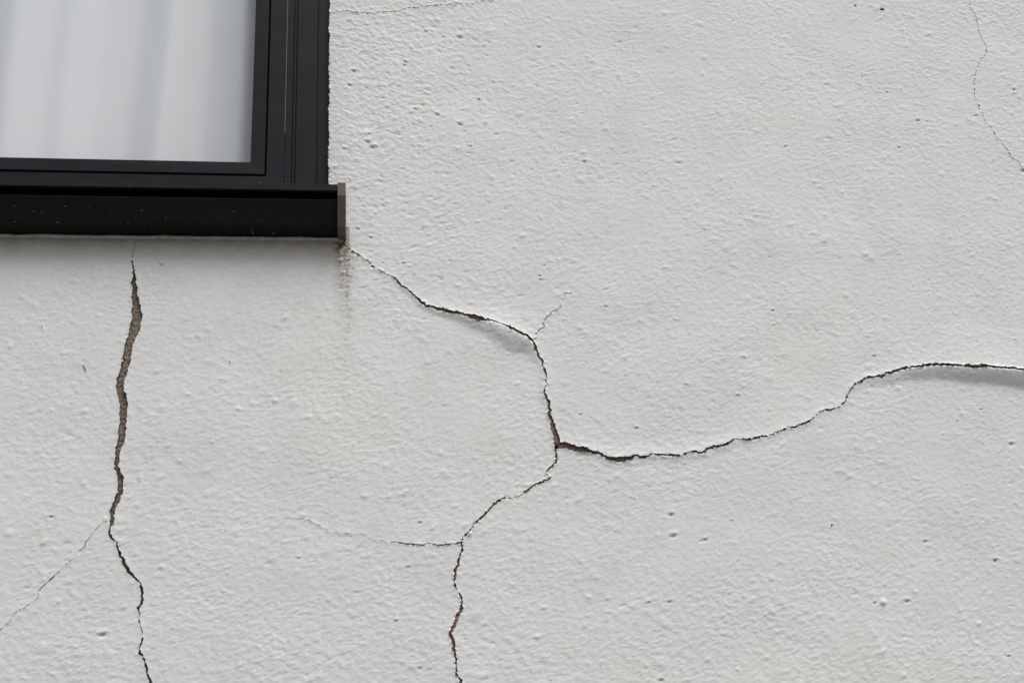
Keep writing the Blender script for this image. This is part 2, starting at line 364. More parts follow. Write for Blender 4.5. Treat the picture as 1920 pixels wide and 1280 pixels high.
# ---- hole field (positive = plaster stays) on the fine lattice
HOLE = np.full((len(FX), len(FZ)), 0.05, np.float32)
def smooth_noise1(n, k, r):
    a = r.standard_normal(n + 2 * k + 4); ker = np.hanning(k + 2)[1:-1]; ker /= np.sqrt((ker ** 2).sum())
    return np.convolve(a, ker, 'same')[k:k + n]
def densify(line, step, r, jit=1.0, echelon=0):
    seg = np.diff(line[:, :2], axis=0); L = np.hypot(seg[:, 0], seg[:, 1]); s = np.concatenate([[0], np.cumsum(L)])
    n = max(int(s[-1] / step), 4); t = np.linspace(0, s[-1], n)
    x = np.interp(t, s, line[:, 0]); z = np.interp(t, s, line[:, 1]); wd = np.interp(t, s, line[:, 2])
    tx = np.gradient(x); tz = np.gradient(z); l = np.hypot(tx, tz) + 1e-9
    nx_, nz_ = -tz / l, tx / l
    a = jit * (0.00030 * smooth_noise1(n, 5, r) + 0.00045 * smooth_noise1(n, 14, r)) * np.clip(wd / 0.002, 0.45, 1.35)
    ech = None
    if echelon:
        ph = (t / 0.0068 + 0.35 * smooth_noise1(n, 40, r)) % 1.0
        mk_ = ((wd > 0.0007) & (wd < 0.0021)).astype(float); mk_ = np.convolve(mk_, np.ones(9) / 9, 'same')
        a = a * (1 - 0.5 * mk_) + echelon * 0.0009 * (ph - 0.5) * 2 * mk_
        ech = 1 - mk_ * (1 - np.clip(np.minimum(ph, 1 - ph) * 5, -0.2, 1))
    x = x + nx_ * a; z = z + nz_ * a
    wn = 1 + 0.22 * smooth_noise1(n, 4, r) + 0.20 * smooth_noise1(n, 12, r)
    wn = 1 + (wn - 1) * np.clip(0.0022 / np.maximum(wd, 1e-5), 0.12, 1)
    w2 = np.maximum(wd * wn, 0)
    thin = wd < 0.0022
    w2 = np.where(thin, np.maximum(wd * (1 + (0.45 * smooth_noise1(n, 7, r) + 0.25 * smooth_noise1(n, 3, r)) * (0.4 if nm[:4] == 'hair' or nm in ('side', 'spur') else 1)), -0.0001), w2)
    if ech is not None: w2 = np.where(ech < 1, w2 * 1.15 * ech - 0.0001 * (1 - ech), w2)
    return x, z, w2, t
dense = {}
for k, (nm, line, mt, lab) in enumerate(CRACKS):
    wl = to_wall(line, RIDGE.get(nm)); r = np.random.default_rng(100 + k)
    x, z, wd, t = densify(wl, 0.0006, r, jit=1.0, echelon={'right': -1, 'upper': 1, 'lower': 1}.get(nm, 0))
    dense[nm] = (x, z, wd)
    for i in range(len(x) - 1):
        R = max(wd[i], wd[i + 1], 0) / 2 + 0.0025
        i0 = max(int((min(x[i], x[i + 1]) - R - XA) / FD), 0); i1 = min(int((max(x[i], x[i + 1]) + R - XA) / FD) + 2, len(FX))
        j0 = max(int((min(z[i], z[i + 1]) - R - ZA) / FD), 0); j1 = min(int((max(z[i], z[i + 1]) + R - ZA) / FD) + 2, len(FZ))
        if i1 <= i0 or j1 <= j0: continue
        X = FX[i0:i1, None]; Z = FZ[None, j0:j1]
        dx_, dz_ = x[i + 1] - x[i], z[i + 1] - z[i]; LL = dx_ * dx_ + dz_ * dz_ + 1e-12
        tt = np.clip(((X - x[i]) * dx_ + (Z - z[i]) * dz_) / LL, 0, 1)
        d = np.hypot(X - x[i] - tt * dx_, Z - z[i] - tt * dz_) - 0.5 * (wd[i] * (1 - tt) + wd[i + 1] * tt)
        sub = HOLE[i0:i1, j0:j1]; np.minimum(sub, d, out=sub)
rn = np.random.default_rng(77)
nE = spectral(NX + 2, NZ + 2, DX, 210, 0.5, 1.0, 0, 78) + 0.6 * spectral(NX + 2, NZ + 2, DX, 90, 0.5, 1.0, 0, 79)
ii, jj = np.nonzero(HOLE < 0.0022)
hv = HOLE[ii, jj]
HOLE[ii, jj] = hv + (0.00022 * np.clip(bilin(nE, ii / N, jj / N), -2.2, 2.2)).astype(np.float32)
# window opening with a ragged plaster edge
r = np.random.default_rng(5)
je = 0.00045 * smooth_noise1(len(FZ), 6, r) + 0.00055 * smooth_noise1(len(FZ), 16, r) + 0.0004 * smooth_noise1(len(FZ), 90, r)
iw = np.searchsorted(FX, WX1 + 0.02)
X = FX[:iw, None]; Z = FZ[None, :]
d = np.maximum(X - (WX1 + je[None, :]), WZ0 - Z)
np.minimum(HOLE[:iw], d.astype(np.float32), out=HOLE[:iw])

RID = np.zeros((len(FX), len(FZ)), np.float32)
DST = np.full((len(FX), len(FZ)), 9.0, np.float32)
for nm, ctl in RIDGE.items():
    line = dict((c[0], c[1]) for c in CRACKS)[nm]
    wl = to_wall(line, ctl); ctl = np.array(ctl, float); scale = ppm((1200, 700))
    lx = np.array([p[0] for p in line])
    if nm == 'upper': lx = np.maximum.accumulate(lx)
    A = [np.interp(lx, ctl[:, 0], ctl[:, c]) for c in (1, 2, 3, 4)]
    # resample smooth
    seg = np.hypot(*np.diff(wl[:, :2], axis=0).T); s = np.concatenate([[0], np.cumsum(seg)])
    t = np.arange(0, s[-1], 0.004)
    x = np.interp(t, s, wl[:, 0]); z = np.interp(t, s, wl[:, 1]); A = [np.interp(t, s, a) for a in A]
    MARG = 0.07
    for i in range(len(x) - 1):
        i0 = max(int((min(x[i], x[i + 1]) - MARG - XA) / FD), 0); i1 = min(int((max(x[i], x[i + 1]) + MARG - XA) / FD) + 2, len(FX))
        j0 = max(int((min(z[i], z[i + 1]) - MARG - ZA) / FD), 0); j1 = min(int((max(z[i], z[i + 1]) + MARG - ZA) / FD) + 2, len(FZ))
        if i1 <= i0 or j1 <= j0: continue
        X = FX[i0:i1, None].astype(np.float32); Z = FZ[None, j0:j1].astype(np.float32)
        dx_, dz_ = x[i + 1] - x[i], z[i + 1] - z[i]; LL = dx_ * dx_ + dz_ * dz_ + 1e-12
        tt = np.clip(((X - x[i]) * dx_ + (Z - z[i]) * dz_) / LL, 0, 1)
        ex = X - x[i] - tt * dx_; ez = Z - z[i] - tt * dz_
        d = np.hypot(ex, ez)
        side = (dx_ * ez - dz_ * ex)          # >0 left of travel (up for rightward lines)
        a = [q[i] * (1 - tt) + q[i + 1] * tt for q in A]
        rd = a[2] / scale; ru = a[3] / scale
        q = np.clip(d / rd, 0, 1)
        ws = 0.55 if nm == 'right' else 0.12
        dn = a[1] * 0.001 * (ws * (1 - q) ** 0.75 + (1 - ws) * (1 - q * q) ** 1.6)
        up = a[0] * 0.001 * np.exp(-(d / ru) ** 1.3 * 1.6)
        h = np.where(side > 0, up, dn)
        sub = DST[i0:i1, j0:j1]; msk = d < sub
        sub[msk] = d[msk]; RID[i0:i1, j0:j1][msk] = h[msk]
del DST
# soften the crease a little: cheap separable box blur on the coarse copy
RC = RID[::N, ::N]
pad_ = np.pad(RC, ((0, RC.shape[0] % 2), (0, RC.shape[1] % 2)), 'edge')
f2 = (np.fft.fftfreq(pad_.shape[0], DX)[:, None]) ** 2 + (np.fft.rfftfreq(pad_.shape[1], DX)[None]) ** 2
RC = np.fft.irfft2(np.fft.rfft2(pad_) * np.exp(-2 * math.pi ** 2 * f2 * 0.0028 ** 2), s=pad_.shape)[:RC.shape[0], :RC.shape[1]]

# ---- coarse relief of the troweled, painted plaster
nx, nz_ = NX + 1, NZ + 1
def sp(*a, **k): return spectral(nx + (nx % 2), nz_ + (nz_ % 2), DX, *a, **k)[:nx, :nz_]
GX, GZ = np.meshgrid(gx, gz, indexing='ij')
# where things are in the photo (for the regional character of the relief)
def pix(X, Y, Z):
    v = np.stack([X - CAM[0], Y - CAM[1], Z - CAM[2]], -1) @ W2C.T
    return 960 + F_PX * v[..., 0] / -v[..., 2], 640 - F_PX * v[..., 1] / -v[..., 2]
PU, PV = pix(GX, np.zeros_like(GX), GZ)
a_dn = sp(115, 0.55, 2.2, math.radians(-24), 1); a_up = sp(115, 0.55, 2.0, math.radians(20), 2)
mk = sstep(1350, 850, PU + PV * 1.1)             # towards the upper left the ridges fall to the right
mk2 = sp(6, 0.5, 1, 0, 3) * 0.15
mk = np.clip(mk + mk2, 0, 1)
med = a_dn * mk + a_up * (1 - mk)
fine_dn = sp(250, 0.3, 2.0, math.radians(-22), 4); fine_up = sp(230, 0.35, 1.5, math.radians(18), 5)
fine = fine_dn * mk + fine_up * (1 - mk)
lump = sp(62, 0.6, 1.4, math.radians(8), 6)
broad = sp(4, 0.7, 1.2, 0, 7)
amp = 0.90 + 0.75 * sstep(620, 250, PV) * sstep(1100, 620, PU) + 0.15 * sstep(900, 1200, PV) + 0.2 * sstep(1400, 1900, PU) * sstep(500, 200, PV) + 0.12 * sp(5, 0.6, 1, 0, 8)
amp = np.clip(amp, 0.45, 1.9) * (0.75 + 0.25 * sstep(470, 640, PV + 0 * PU) + 0.25 * sstep(640, 660, PU) * (1 - sstep(470, 640, PV)))
soft = lambda h: h * (0.8 + 0.2 * np.tanh(1.5 * h))     # rounded bumps, shallow troughs
H = 0.78 * amp * (0.00017 * soft(med) + 0.000085 * fine + 0.00020 * soft(lump)) 
H += 0.0008 * np.clip(broad, -2, 2) * 0.5
# scattered drops of roller paint and small pits, biased like the photograph
def stamp(A, px, py, rx, rz, val, ang=0.0, p=1.0):
    q = P(px, py); c, s = math.cos(ang), math.sin(ang); R = max(rx, rz) * 2.2
    i0, i1 = int((q[0] - R - XA) / DX), int((q[0] + R - XA) / DX) + 2
    j0, j1 = int((q[2] - R - ZA) / DX), int((q[2] + R - ZA) / DX) + 2
    i0, j0 = max(i0, 0), max(j0, 0); i1, j1 = min(i1, nx), min(j1, nz_)
    if i1 <= i0 or j1 <= j0: return
    dx_ = GX[i0:i1, j0:j1] - q[0]; dz_ = GZ[i0:i1, j0:j1] - q[2]
    u = (dx_ * c + dz_ * s) / rx; v = (-dx_ * s + dz_ * c) / rz
    A[i0:i1, j0:j1] += val * np.exp(-(u * u + v * v) ** p)
ST = np.zeros((3, nx, nz_), np.float32)
pr = np.random.default_rng(21)
for i in range(1100):          # bumps with a crisp underside
    u, v = pr.uniform(-80, 2420), pr.uniform(-250, 1560)
    s_ = pr.uniform(0.0022, 0.0048)
    stamp(H, u, v, s_ * pr.uniform(1.0, 1.7), s_, pr.uniform(0.0004, 0.0011), math.radians(-20 if u + v * 1.1 < 1100 else 15) + pr.normal(0, .3))
for i in range(560):          # pits, denser right of the window
    if i < 270: u, v = 640 + abs(pr.normal(0, 280)), pr.uniform(-150, 560)
    else: u, v = pr.uniform(-80, 2420), pr.uniform(-250, 1560)
    s_ = pr.uniform(0.0012, 0.0024); an = math.radians(-22 if u + v * 1.1 < 1200 else 12)
    stamp(H, u, v, s_ * pr.uniform(1.3, 2.6), s_, -pr.uniform(0.0004, 0.0012), an)
    stamp(ST[1], u, v - 1, s_ * 1.3, s_ * 0.6, pr.uniform(0.0, 0.2), an)
PITS = [(663,134,5),(760,118,4),(797,60,3),(832,71,3),(863,72,6),(655,160,5),(758,124,3),(690,268,6),(697,277,7),(706,276,3),(692,252,3),
 (778,206,4),(820,217,5),(862,235,6),(882,276,3),(1010,90,4),(913,172,2),(1095,305,5),(671,430,4),(695,446,3),(757,494,3),(898,188,4),(1258,965,6),(1262,1005,7),
 (1322,1012,5),(1371,976,3),(1383,742,4),(1734,1015,5),(1866,1050,5),(1193,803,4),(1088,777,3),(1285,722,3),(1638,668,4),(1448,583,4),(1450,610,2),
 (192,1190,7),(96,969,4),(1135,576,4),(1012,518,3),(1020,498,3),(1013,525,3),(1240,1275,5),(1902,638,3),(1895,833,6),(1838,768,3),(1794,790,3),(1700,1127,6),
 (1685,278,4),(1663,174,3),(1900,170,5),(1829,218,4),(1918,321,8),(1720,228,5),(1738,229,3),(1472,276,4),(1757,102,2),(1446,124,2),(303,498,5),(175,523,2),
 (765,1063,4),(787,980,4),(560,1046,3),(1890,1230,4),(1560,985,3),(1640,1130,4),(1215,1130,5),(1255,1128,4),(1500,935,2),(1650,905,2),(1880,905,2),(742,1163,3),(787,1252,4)]
for u, v, s_ in PITS:
    m_ = s_ / 1260.0
    stamp(H, u, v, m_ * 0.9, m_ * 0.45, -0.0022, math.radians(-20 if u + v * 1.1 < 1200 else 10))
    stamp(H, u, v - s_ * .9, m_ * 1.2, m_ * 0.6, 0.0009, 0)
    stamp(ST[1], u, v, m_ * 0.75, m_ * 0.36, 0.55, math.radians(-20 if u + v * 1.1 < 1200 else 10))
for u, v, s_ in ((638, 490, 9), (644, 512, 7), (636, 472, 6), (641, 478, 4), (1655, 1128, 10), (880, 1000, 8)):   # runs and blisters
    m_ = s_ / 1260.0; stamp(H, u, v, m_ * 0.6, m_ * 0.55, 0.0028, 0, 1.5)

# ---- stains (dirt with a shape of its own) and darker tones
def nz01(f0, seed, an=1.0, ang=0.0): return sp(f0, 0.6, an, ang, seed)
n_a = nz01(30, 31); n_b = nz01(120, 32, 2.0); n_c = nz01(250, 33); n_v = nz01(60, 34, 8, math.pi / 2)
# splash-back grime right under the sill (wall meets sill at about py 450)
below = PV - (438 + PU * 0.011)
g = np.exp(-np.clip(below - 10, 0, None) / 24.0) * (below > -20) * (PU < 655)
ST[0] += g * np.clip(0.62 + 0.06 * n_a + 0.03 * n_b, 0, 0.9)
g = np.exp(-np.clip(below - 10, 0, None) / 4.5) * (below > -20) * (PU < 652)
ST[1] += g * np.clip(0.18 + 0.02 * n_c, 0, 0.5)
# run-off streak below the end cap
for cx, wdt, y1, a0 in ((640, 9, 545, .75), (652, 8, 600, .5), (649, 22, 720, .42), (630, 7, 530, .35)):
    g = np.exp(-((PU - cx - 3 * n_a) / wdt) ** 2) * sstep(440, 462, PV) * np.clip((y1 + 60 - PV) / (y1 - 400), 0, 1)
    ST[0] += a0 * g * (np.clip(0.5 + 0.26 * n_b + 0.14 * n_c, 0, 1.1) if wdt < 20 else np.clip(0.5 + 0.12 * n_a + 0.1 * n_v, 0, 1))
g = np.exp(-((PU - 641) / 8) ** 2) * sstep(446, 462, PV) * np.exp(-np.clip(PV - 470, 0, None) / 22)
ST[1] += g * np.clip(0.25 + 0.6 * n_b, 0, 1)
g = np.exp(-((PU - 654) / 6) ** 2) * sstep(470, 490, PV) * np.exp(-np.clip(PV - 540, 0, None) / 60)
ST[1] += 0.55 * g * np.clip(n_b - 0.35, 0, 1)
# dark uneven strip right of the lower end cap
g = np.exp(-np.clip(PU - 646, 0, None) / 4) * sstep(415, 430, PV) * (1 - sstep(452, 470, PV)) * (PU > 640)
ST[1] += 0.7 * g * np.clip(.6 + .4 * n_b, 0, 1)
# weathering along cracks
hc = HOLE[::N, ::N][:nx, :nz_]
ST[2] += 0.18 * np.exp(-np.clip(hc, 0, None) / 0.0016) * (PV > 460) * np.clip(0.6 + 0.5 * n_b, 0, 1.4)
# slightly darker in the hollows
ST[1] += 0.035 * np.clip(-(0.7 * med + 0.5 * lump) - 0.6, 0, 2)
ST[1] += 0.05 * np.clip(n_c - 2.3, 0, 1.5)
ST = np.clip(ST, 0, 1)
# fine flaky roughness beside the cracks
H += 0.0005 * np.exp(-np.clip(hc, 0, None) / 0.002) * np.clip(n_b, -1.5, 1.5) * np.where((PU > 760) | (PV < 700), 1.0, 0.15)
H += 0.0004 * np.exp(-np.clip(hc, 0, None) / 0.0025)
H += 0.0016

def dip(X, Z):      # the coat falls back towards the window frame
    return 0.0068 * np.exp(-np.clip(X - WX1, 0, None) / 0.026) * sstep(WZ0 - 0.045, WZ0 + 0.03, Z)
H -= dip(GX, GZ)
# fade relief to the flat surround at the border of the lattice
ed = np.minimum(np.minimum(GX - XA, XB - GX), np.minimum(GZ - ZA, ZB - GZ))
fade = sstep(0, 0.03, ed).astype(np.float32)
H = (H - 0.0016) * fade + 0.0016
fadeF = lambda X, Z: sstep(0, 0.03, np.minimum(np.minimum(X - XA, XB - X), np.minimum(Z - ZA, ZB - Z)))

# ---- mesh: coarse quads away from cracks, fine clipped cells beside them
nzf = len(FZ)
mn = np.full((NX, NZ), 9.0, np.float32); mx = np.full((NX, NZ), -9.0, np.float32)
for a in range(N + 1):
    for b in range(N + 1):
        blk = HOLE[a:a + NX * N:N, b:b + NZ * N:N][:NX, :NZ]
        np.minimum(mn, blk, out=mn); np.maximum(mx, blk, out=mx)
full = mn > 0.0
near = (mn < 0.0011) & (mx > 0)
coarse = full & ~near
ci, cj = np.nonzero(coarse)
quads = [np.stack([(ci * N) * nzf + cj * N, ((ci + 1) * N) * nzf + cj * N, ((ci + 1) * N) * nzf + (cj + 1) * N, (ci * N) * nzf + (cj + 1) * N], 1)]
fi, fj = np.nonzero(near)
oi, oj = np.meshgrid(np.arange(N), np.arange(N), indexing='ij')
I = (fi[:, None] * N + oi.ravel()[None]).ravel(); J = (fj[:, None] * N + oj.ravel()[None]).ravel()
h00, h10, h11, h01 = HOLE[I, J], HOLE[I + 1, J], HOLE[I + 1, J + 1], HOLE[I, J + 1]
pos = (h00 > 0).astype(int) + (h10 > 0) + (h11 > 0) + (h01 > 0)
k = pos == 4
quads.append(np.stack([I[k] * nzf + J[k], (I[k] + 1) * nzf + J[k], (I[k] + 1) * nzf + J[k] + 1, I[k] * nzf + J[k] + 1], 1))
quads = np.concatenate(quads)
mixed = np.nonzero((pos > 0) & (pos < 4))[0]
print('coarse', len(ci), 'fine', int(k.sum()), 'clip', len(mixed))
uk, inv = np.unique(quads, return_inverse=True)
quads = inv.reshape(-1, 4)
VX = FX[uk // nzf]; VZ = FZ[uk % nzf]
keymap = {}
extra = []      # (x, z)
polys = []; rims = []
nV = len(uk)
def vlat(i, j):
    key = i * nzf + j
    v = keymap.get(key)
    if v is None:
        p = int(np.searchsorted(uk, key))
        if p < nV and uk[p] == key: v = p
        else:
            v = nV + len(extra); extra.append((FX[i], FZ[j]))
        keymap[key] = v
    return v
edgemap = {}
def vedge(i, j, i2, j2, a, b):
    key = (i * nzf + j, i2 * nzf + j2) if (i, j) < (i2, j2) else (i2 * nzf + j2, i * nzf + j)
    v = edgemap.get(key)
    if v is None:
        t_ = min(max(a / (a - b), 0.02), 0.98)
        v = nV + len(extra); extra.append((FX[i] + (FX[i2] - FX[i]) * t_, FZ[j] + (FZ[j2] - FZ[j]) * t_)); edgemap[key] = v
    return v
for q in mixed:
    i, j = int(I[q]), int(J[q])
    cs = ((i, j, float(h00[q])), (i + 1, j, float(h10[q])), (i + 1, j + 1, float(h11[q])), (i, j + 1, float(h01[q])))
    pol = []; cross = []
    for a in range(4):
        A0 = cs[a]; B0 = cs[(a + 1) & 3]
        if A0[2] > 0: pol.append(vlat(A0[0], A0[1]))
        if (A0[2] > 0) != (B0[2] > 0):
            e = vedge(A0[0], A0[1], B0[0], B0[1], A0[2], B0[2]); pol.append(e); cross.append((e, A0[2] > 0))
    if len(pol) >= 3: polys.append(pol)
    # rim edges run from an exit crossing to the next entry crossing
    for a in range(len(cross)):
        if cross[a][1]:
            rims.append((cross[a][0], cross[(a + 1) % len(cross)][0]))
if extra:
    ex = np.array(extra); VX = np.concatenate([VX, ex[:, 0]]); VZ = np.concatenate([VZ, ex[:, 1]])
def heights(VX, VZ):
    u = (VX - XA) / DX; v = (VZ - ZA) / DX
    return bilin(H, u, v) + bilin(RC, u, v) * fadeF(VX, VZ)
VH = heights(VX, VZ)
V = np.stack([VX, -VH, VZ], 1)
ra = np.array([p[0] for p in rims]); rb = np.array([p[1] for p in rims])
# side walls of the cracks: own vertices so that the lip stays crisp
nb = len(V)
ur, rinv = np.unique(np.concatenate([ra, rb]), return_inverse=True)
front = V[ur].copy(); back = V[ur].copy()
is_win = (np.abs(front[:, 0] - WX1) < 0.012) & (front[:, 2] > WZ0 - 0.01) | ((front[:, 2] < WZ0 + 0.004) & (front[:, 2] > WZ0 - .004) & (front[:, 0] < WX1))
back[:, 1] = np.where(is_win, 0.030, 0.0085)
V = np.concatenate([V, front, back]); nr = len(ur)
A_ = rinv[:len(ra)]; B_ = rinv[len(ra):]
sides = np.stack([nb + A_, nb + nr + A_, nb + nr + B_, nb + B_], 1)
side_mat = np.where(is_win[A_], 0, 1)
# assemble
lv = [quads.ravel()]; tot = [np.full(len(quads), 4)]
pl = np.array([v for p in polys for v in p]); lv.append(pl); tot.append(np.array([len(p) for p in polys]))
lv.append(sides.ravel()); tot.append(np.full(len(sides), 4))
# flat surround reaching beyond the picture (rectangles around lattice and window)
sx = [-4.0, WX0, XA, XB, 5.0]; sz = [0.0, ZA, WZ0, ZB, WZ1, 4.6]
sv = []; sf = []
base = len(V)
def inlat(x, z): return XA < x < XB and ZA < z < ZB
def inwin(x, z): return WX0 < x < WX1 and WZ0 < z < WZ1
sx = sorted(set(sx + [WX1])); 
for a in range(len(sx) - 1):
    for b in range(len(sz) - 1):
        cx, cz = (sx[a] + sx[a + 1]) / 2, (sz[b] + sz[b + 1]) / 2
        if inlat(cx, cz) or inwin(cx, cz): continue
        n0 = base + len(sv)
        sv += [(sx[a], -.0016, sz[b]), (sx[a + 1], -.0016, sz[b]), (sx[a + 1], -.0016, sz[b + 1]), (sx[a], -.0016, sz[b + 1])]
        sf.append((n0, n0 + 1, n0 + 2, n0 + 3))
# reveal strips of the opening outside the lattice
n0 = base + len(sv)
sv += [(WX0, -.0016, WZ0), (WX0, -.0016, WZ1), (WX1, -.0016, WZ1), (WX1, -.0016, ZB), (WX0, .03, WZ0), (WX0, .03, WZ1), (WX1, .03, WZ1), (WX1, .03, ZB)]
sf += [(n0, n0 + 1, n0 + 5, n0 + 4), (n0 + 1, n0 + 2, n0 + 6, n0 + 5), (n0 + 2, n0 + 3, n0 + 7, n0 + 6)]
V = np.concatenate([V, np.array(sv)])
lv.append(np.array(sf).ravel()); tot.append(np.full(len(sf), 4))
lvv = np.concatenate(lv); tt_ = np.concatenate(tot); st_ = np.concatenate([[0], np.cumsum(tt_)[:-1]])
midx = np.concatenate([np.zeros(len(quads) + len(polys), int), side_mat, np.zeros(len(sf), int)])
wall = np_mesh('plaster_wall', V, lvv, st_, tt_, [M_PLASTER, M_EDGE], midx)
tag(wall, 'cracked white painted plaster wall filling the picture around the window', 'wall', kind='thing')
at = wall.data.color_attributes.new('stain', 'FLOAT_COLOR', 'POINT')
cols = np.zeros((len(V), 4), np.float32); cols[:, 3] = 1
u = (V[:, 0] - XA) / DX; v = (V[:, 2] - ZA) / DX
ins = (u > 0) & (u < NX) & (v > 0) & (v < NZ)
for c in range(3): cols[ins, c] = bilin(ST[c], u[ins], v[ins])
at.data.foreach_set('color', cols.ravel())
del RID, HOLE

# beds of the cracks (what shows through the broken plaster)
for k, (nm, line, mt, lab) in enumerate(CRACKS):
    x, z, wd = dense[nm]
    st = 2; x, z, wd = x[::st], z[::st], wd[::st]
    # smooth the centre line
    kk = np.ones(7) / 7; xs = np.convolve(np.pad(x, 3, 'edge'), kk, 'valid'); zs = np.convolve(np.pad(z, 3, 'edge'), kk, 'valid')
    tx, tz = np.gradient(xs), np.gradient(zs); l = np.hypot(tx, tz) + 1e-9; px_, pz_ = -tz / l, tx / l
    m = 25 if nm == 'wide' else 9
    r = np.random.default_rng(300 + k)
    dep = {'wide': .0036, 'upper': .0022, 'right': .0026, 'lower': .0012, 'side': .0012, 'spur': .0012}.get(nm, .0016)
    verts = []; faces = []
    nzs = spectral(len(xs) + len(xs) % 2, m + 1 + (m + 1) % 2, 0.0012, 150, .6, 1, 0, 50 + k)
    for i in range(len(xs)):
        hw = max(wd[i], 0) / 2 + 0.0035
        for j in range(m + 1):
            s_ = -1 + 2 * j / m
            e = 0.006 * sstep(0.75, 1.0, abs(s_))
            y = dep + e + np.clip(nzs[i, j], -2, 2) * (0.00065 if nm == 'wide' else 0.0006)
            if j == 0: bulge = 0.55 * float(bilin(RC, np.array([(xs[i] - XA) / DX]), np.array([(zs[i] - ZA) / DX]))[0])
            y += float(dip(xs[i], zs[i])) - bulge
            verts.append((xs[i] + px_[i] * hw * s_, y, zs[i] + pz_[i] * hw * s_))
    for i in range(len(xs) - 1):
        for j in range(m):
            a = i * (m + 1) + j; faces.append((a, a + 1, a + m + 2, a + m + 1))
    o = mesh_obj('crack', verts, faces, mt, wall, smooth=True)
    o['label'] = lab

# masonry behind the plaster
def box_frame(name, x0, x1, z0, z1, hx0, hx1, hz0, hz1, y0, y1, mat, parent):
    vs = []; fs = []
    for y in (y0, y1):
        for (x, z) in ((x0, z0), (x1, z0), (x1, z1), (x0, z1), (hx0, hz0), (hx1, hz0), (hx1, hz1), (hx0, hz1)): vs.append((x, y, z))
    for i in range(4):
        j = (i + 1) % 4
        fs += [(i, j, 4 + j, 4 + i), (8 + i, 12 + i, 12 + j, 8 + j), (i, 8 + i, 8 + j, j), (4 + i, 4 + j, 12 + j, 12 + i)]
    return mesh_obj(name, vs, fs, mat, parent)
box_frame('masonry', -4, 5, 0, 4.6, WX0 - .02, WX1 + .02, WZ0 - .02, WZ1 + .02, 0.022, 0.26, M_CORE, wall)

# bristles of the paint brush caught in the coat
M_BR = mat_rough('dark_bristle', (0.06, 0.055, 0.05), (0.12, 0.11, 0.10), 300)
def hpoint(px, py):
    q = P(px, py, -0.002); u = (q[0] - XA) / DX; v = (q[2] - ZA) / DX
    return Vector((q[0], -float(bilin(H, np.array([u]), np.array([v]))[0]), q[2]))
def tube(name, pts, r, mat, parent, n=6):
    vs = []; fs = []
    pts = [Vector(p) for p in pts]
    for i, p in enumerate(pts):
        d = (pts[min(i + 1, len(pts) - 1)] - pts[max(i - 1, 0)]).normalized()
        a = d.cross(Vector((0, 1, 0))).normalized(); b = d.cross(a)
        rr = r * (0.6 if i in (0, len(pts) - 1) else 1)
        for k in range(n):
            t_ = 2 * math.pi * k / n; vs.append(p + a * rr * math.cos(t_) + b * rr * math.sin(t_))
    for i in range(len(pts) - 1):
        for k in range(n): fs.append((i * n + k, i * n + (k + 1) % n, (i + 1) * n + (k + 1) % n, (i + 1) * n + k))
    fs.append(tuple(range(n))); fs.append(tuple(range((len(pts) - 1) * n, len(pts) * n)))
    return mesh_obj(name, vs, fs, mat, parent, smooth=True)
for pts, r_ in (([(156, 684), (158, 690), (161, 696)], .0008), ([(429, 676), (432, 681)], .0007), ([(1615, 138), (1617, 146)], .0004),
                ([(78, 609), (80, 616)], .0004), ([(1559, 981), (1560, 988)], .0006), ([(1865, 1048), (1868, 1053)], .0006)):
    w_ = [hpoint(*p) + Vector((0, -0.0003, 0)) for p in pts]
    tube('bristle', w_, r_, M_BR, wall)
M_MOSS = mat_rough('dark_moss', (0.006, 0.014, 0.007), (0.02, 0.04, 0.02), 400)
for u_, v_, s_ in ((1653.5, 17.5, 4.2), (1604, 10, 2.8)):
    vs = []; fs = []; q = hpoint(u_, v_); n1, n2 = 9, 5; rr = np.random.default_rng(int(u_))
    R_ = s_ / 1200
    for a in range(n2 + 1):
        for b in range(n1):
            th = a / n2 * math.pi / 2; ph = 2 * math.pi * b / n1; k_ = 1 + .25 * rr.standard_normal()
            vs.append((q.x + R_ * 1.2 * k_ * math.sin(th) * math.cos(ph), q.y + 0.0008 - 0.0022 * math.cos(th), q.z + R_ * .65 * k_ * math.sin(th) * math.sin(ph)))
    for a in range(n2):
        for b in range(n1): fs.append((a * n1 + b, a * n1 + (b + 1) % n1, (a + 1) * n1 + (b + 1) % n1, (a + 1) * n1 + b))
    mesh_obj('moss_tuft', vs, fs, M_MOSS, wall, smooth=True)

# ------------------------------------------------------------------ window
win = bpy.data.objects.new('window', None); C.objects.link(win)
wloc = Vector((WX0 / 2 + WX1 / 2, 0.0, WZ0)); win.location = wloc
tag(win, 'charcoal metal framed window with black sill set in the white wall', 'window', kind='thing')
def wpart(name, vs, fs, mat, parent=None, bev=None, smooth=False):
    par = parent or win
    off = wloc
    o = mesh_obj(name, [(v[0] - off.x, v[1] - off.y, v[2] - off.z) for v in vs], fs, mat, par, smooth)
    if bev: bevel(o, bev)
    return o
YF = 0.012
def X_at(px, y, py=120): return float(P(px, py, y)[0])
def Z_at(py, y, px=400): return float(P(px, py, y)[2])
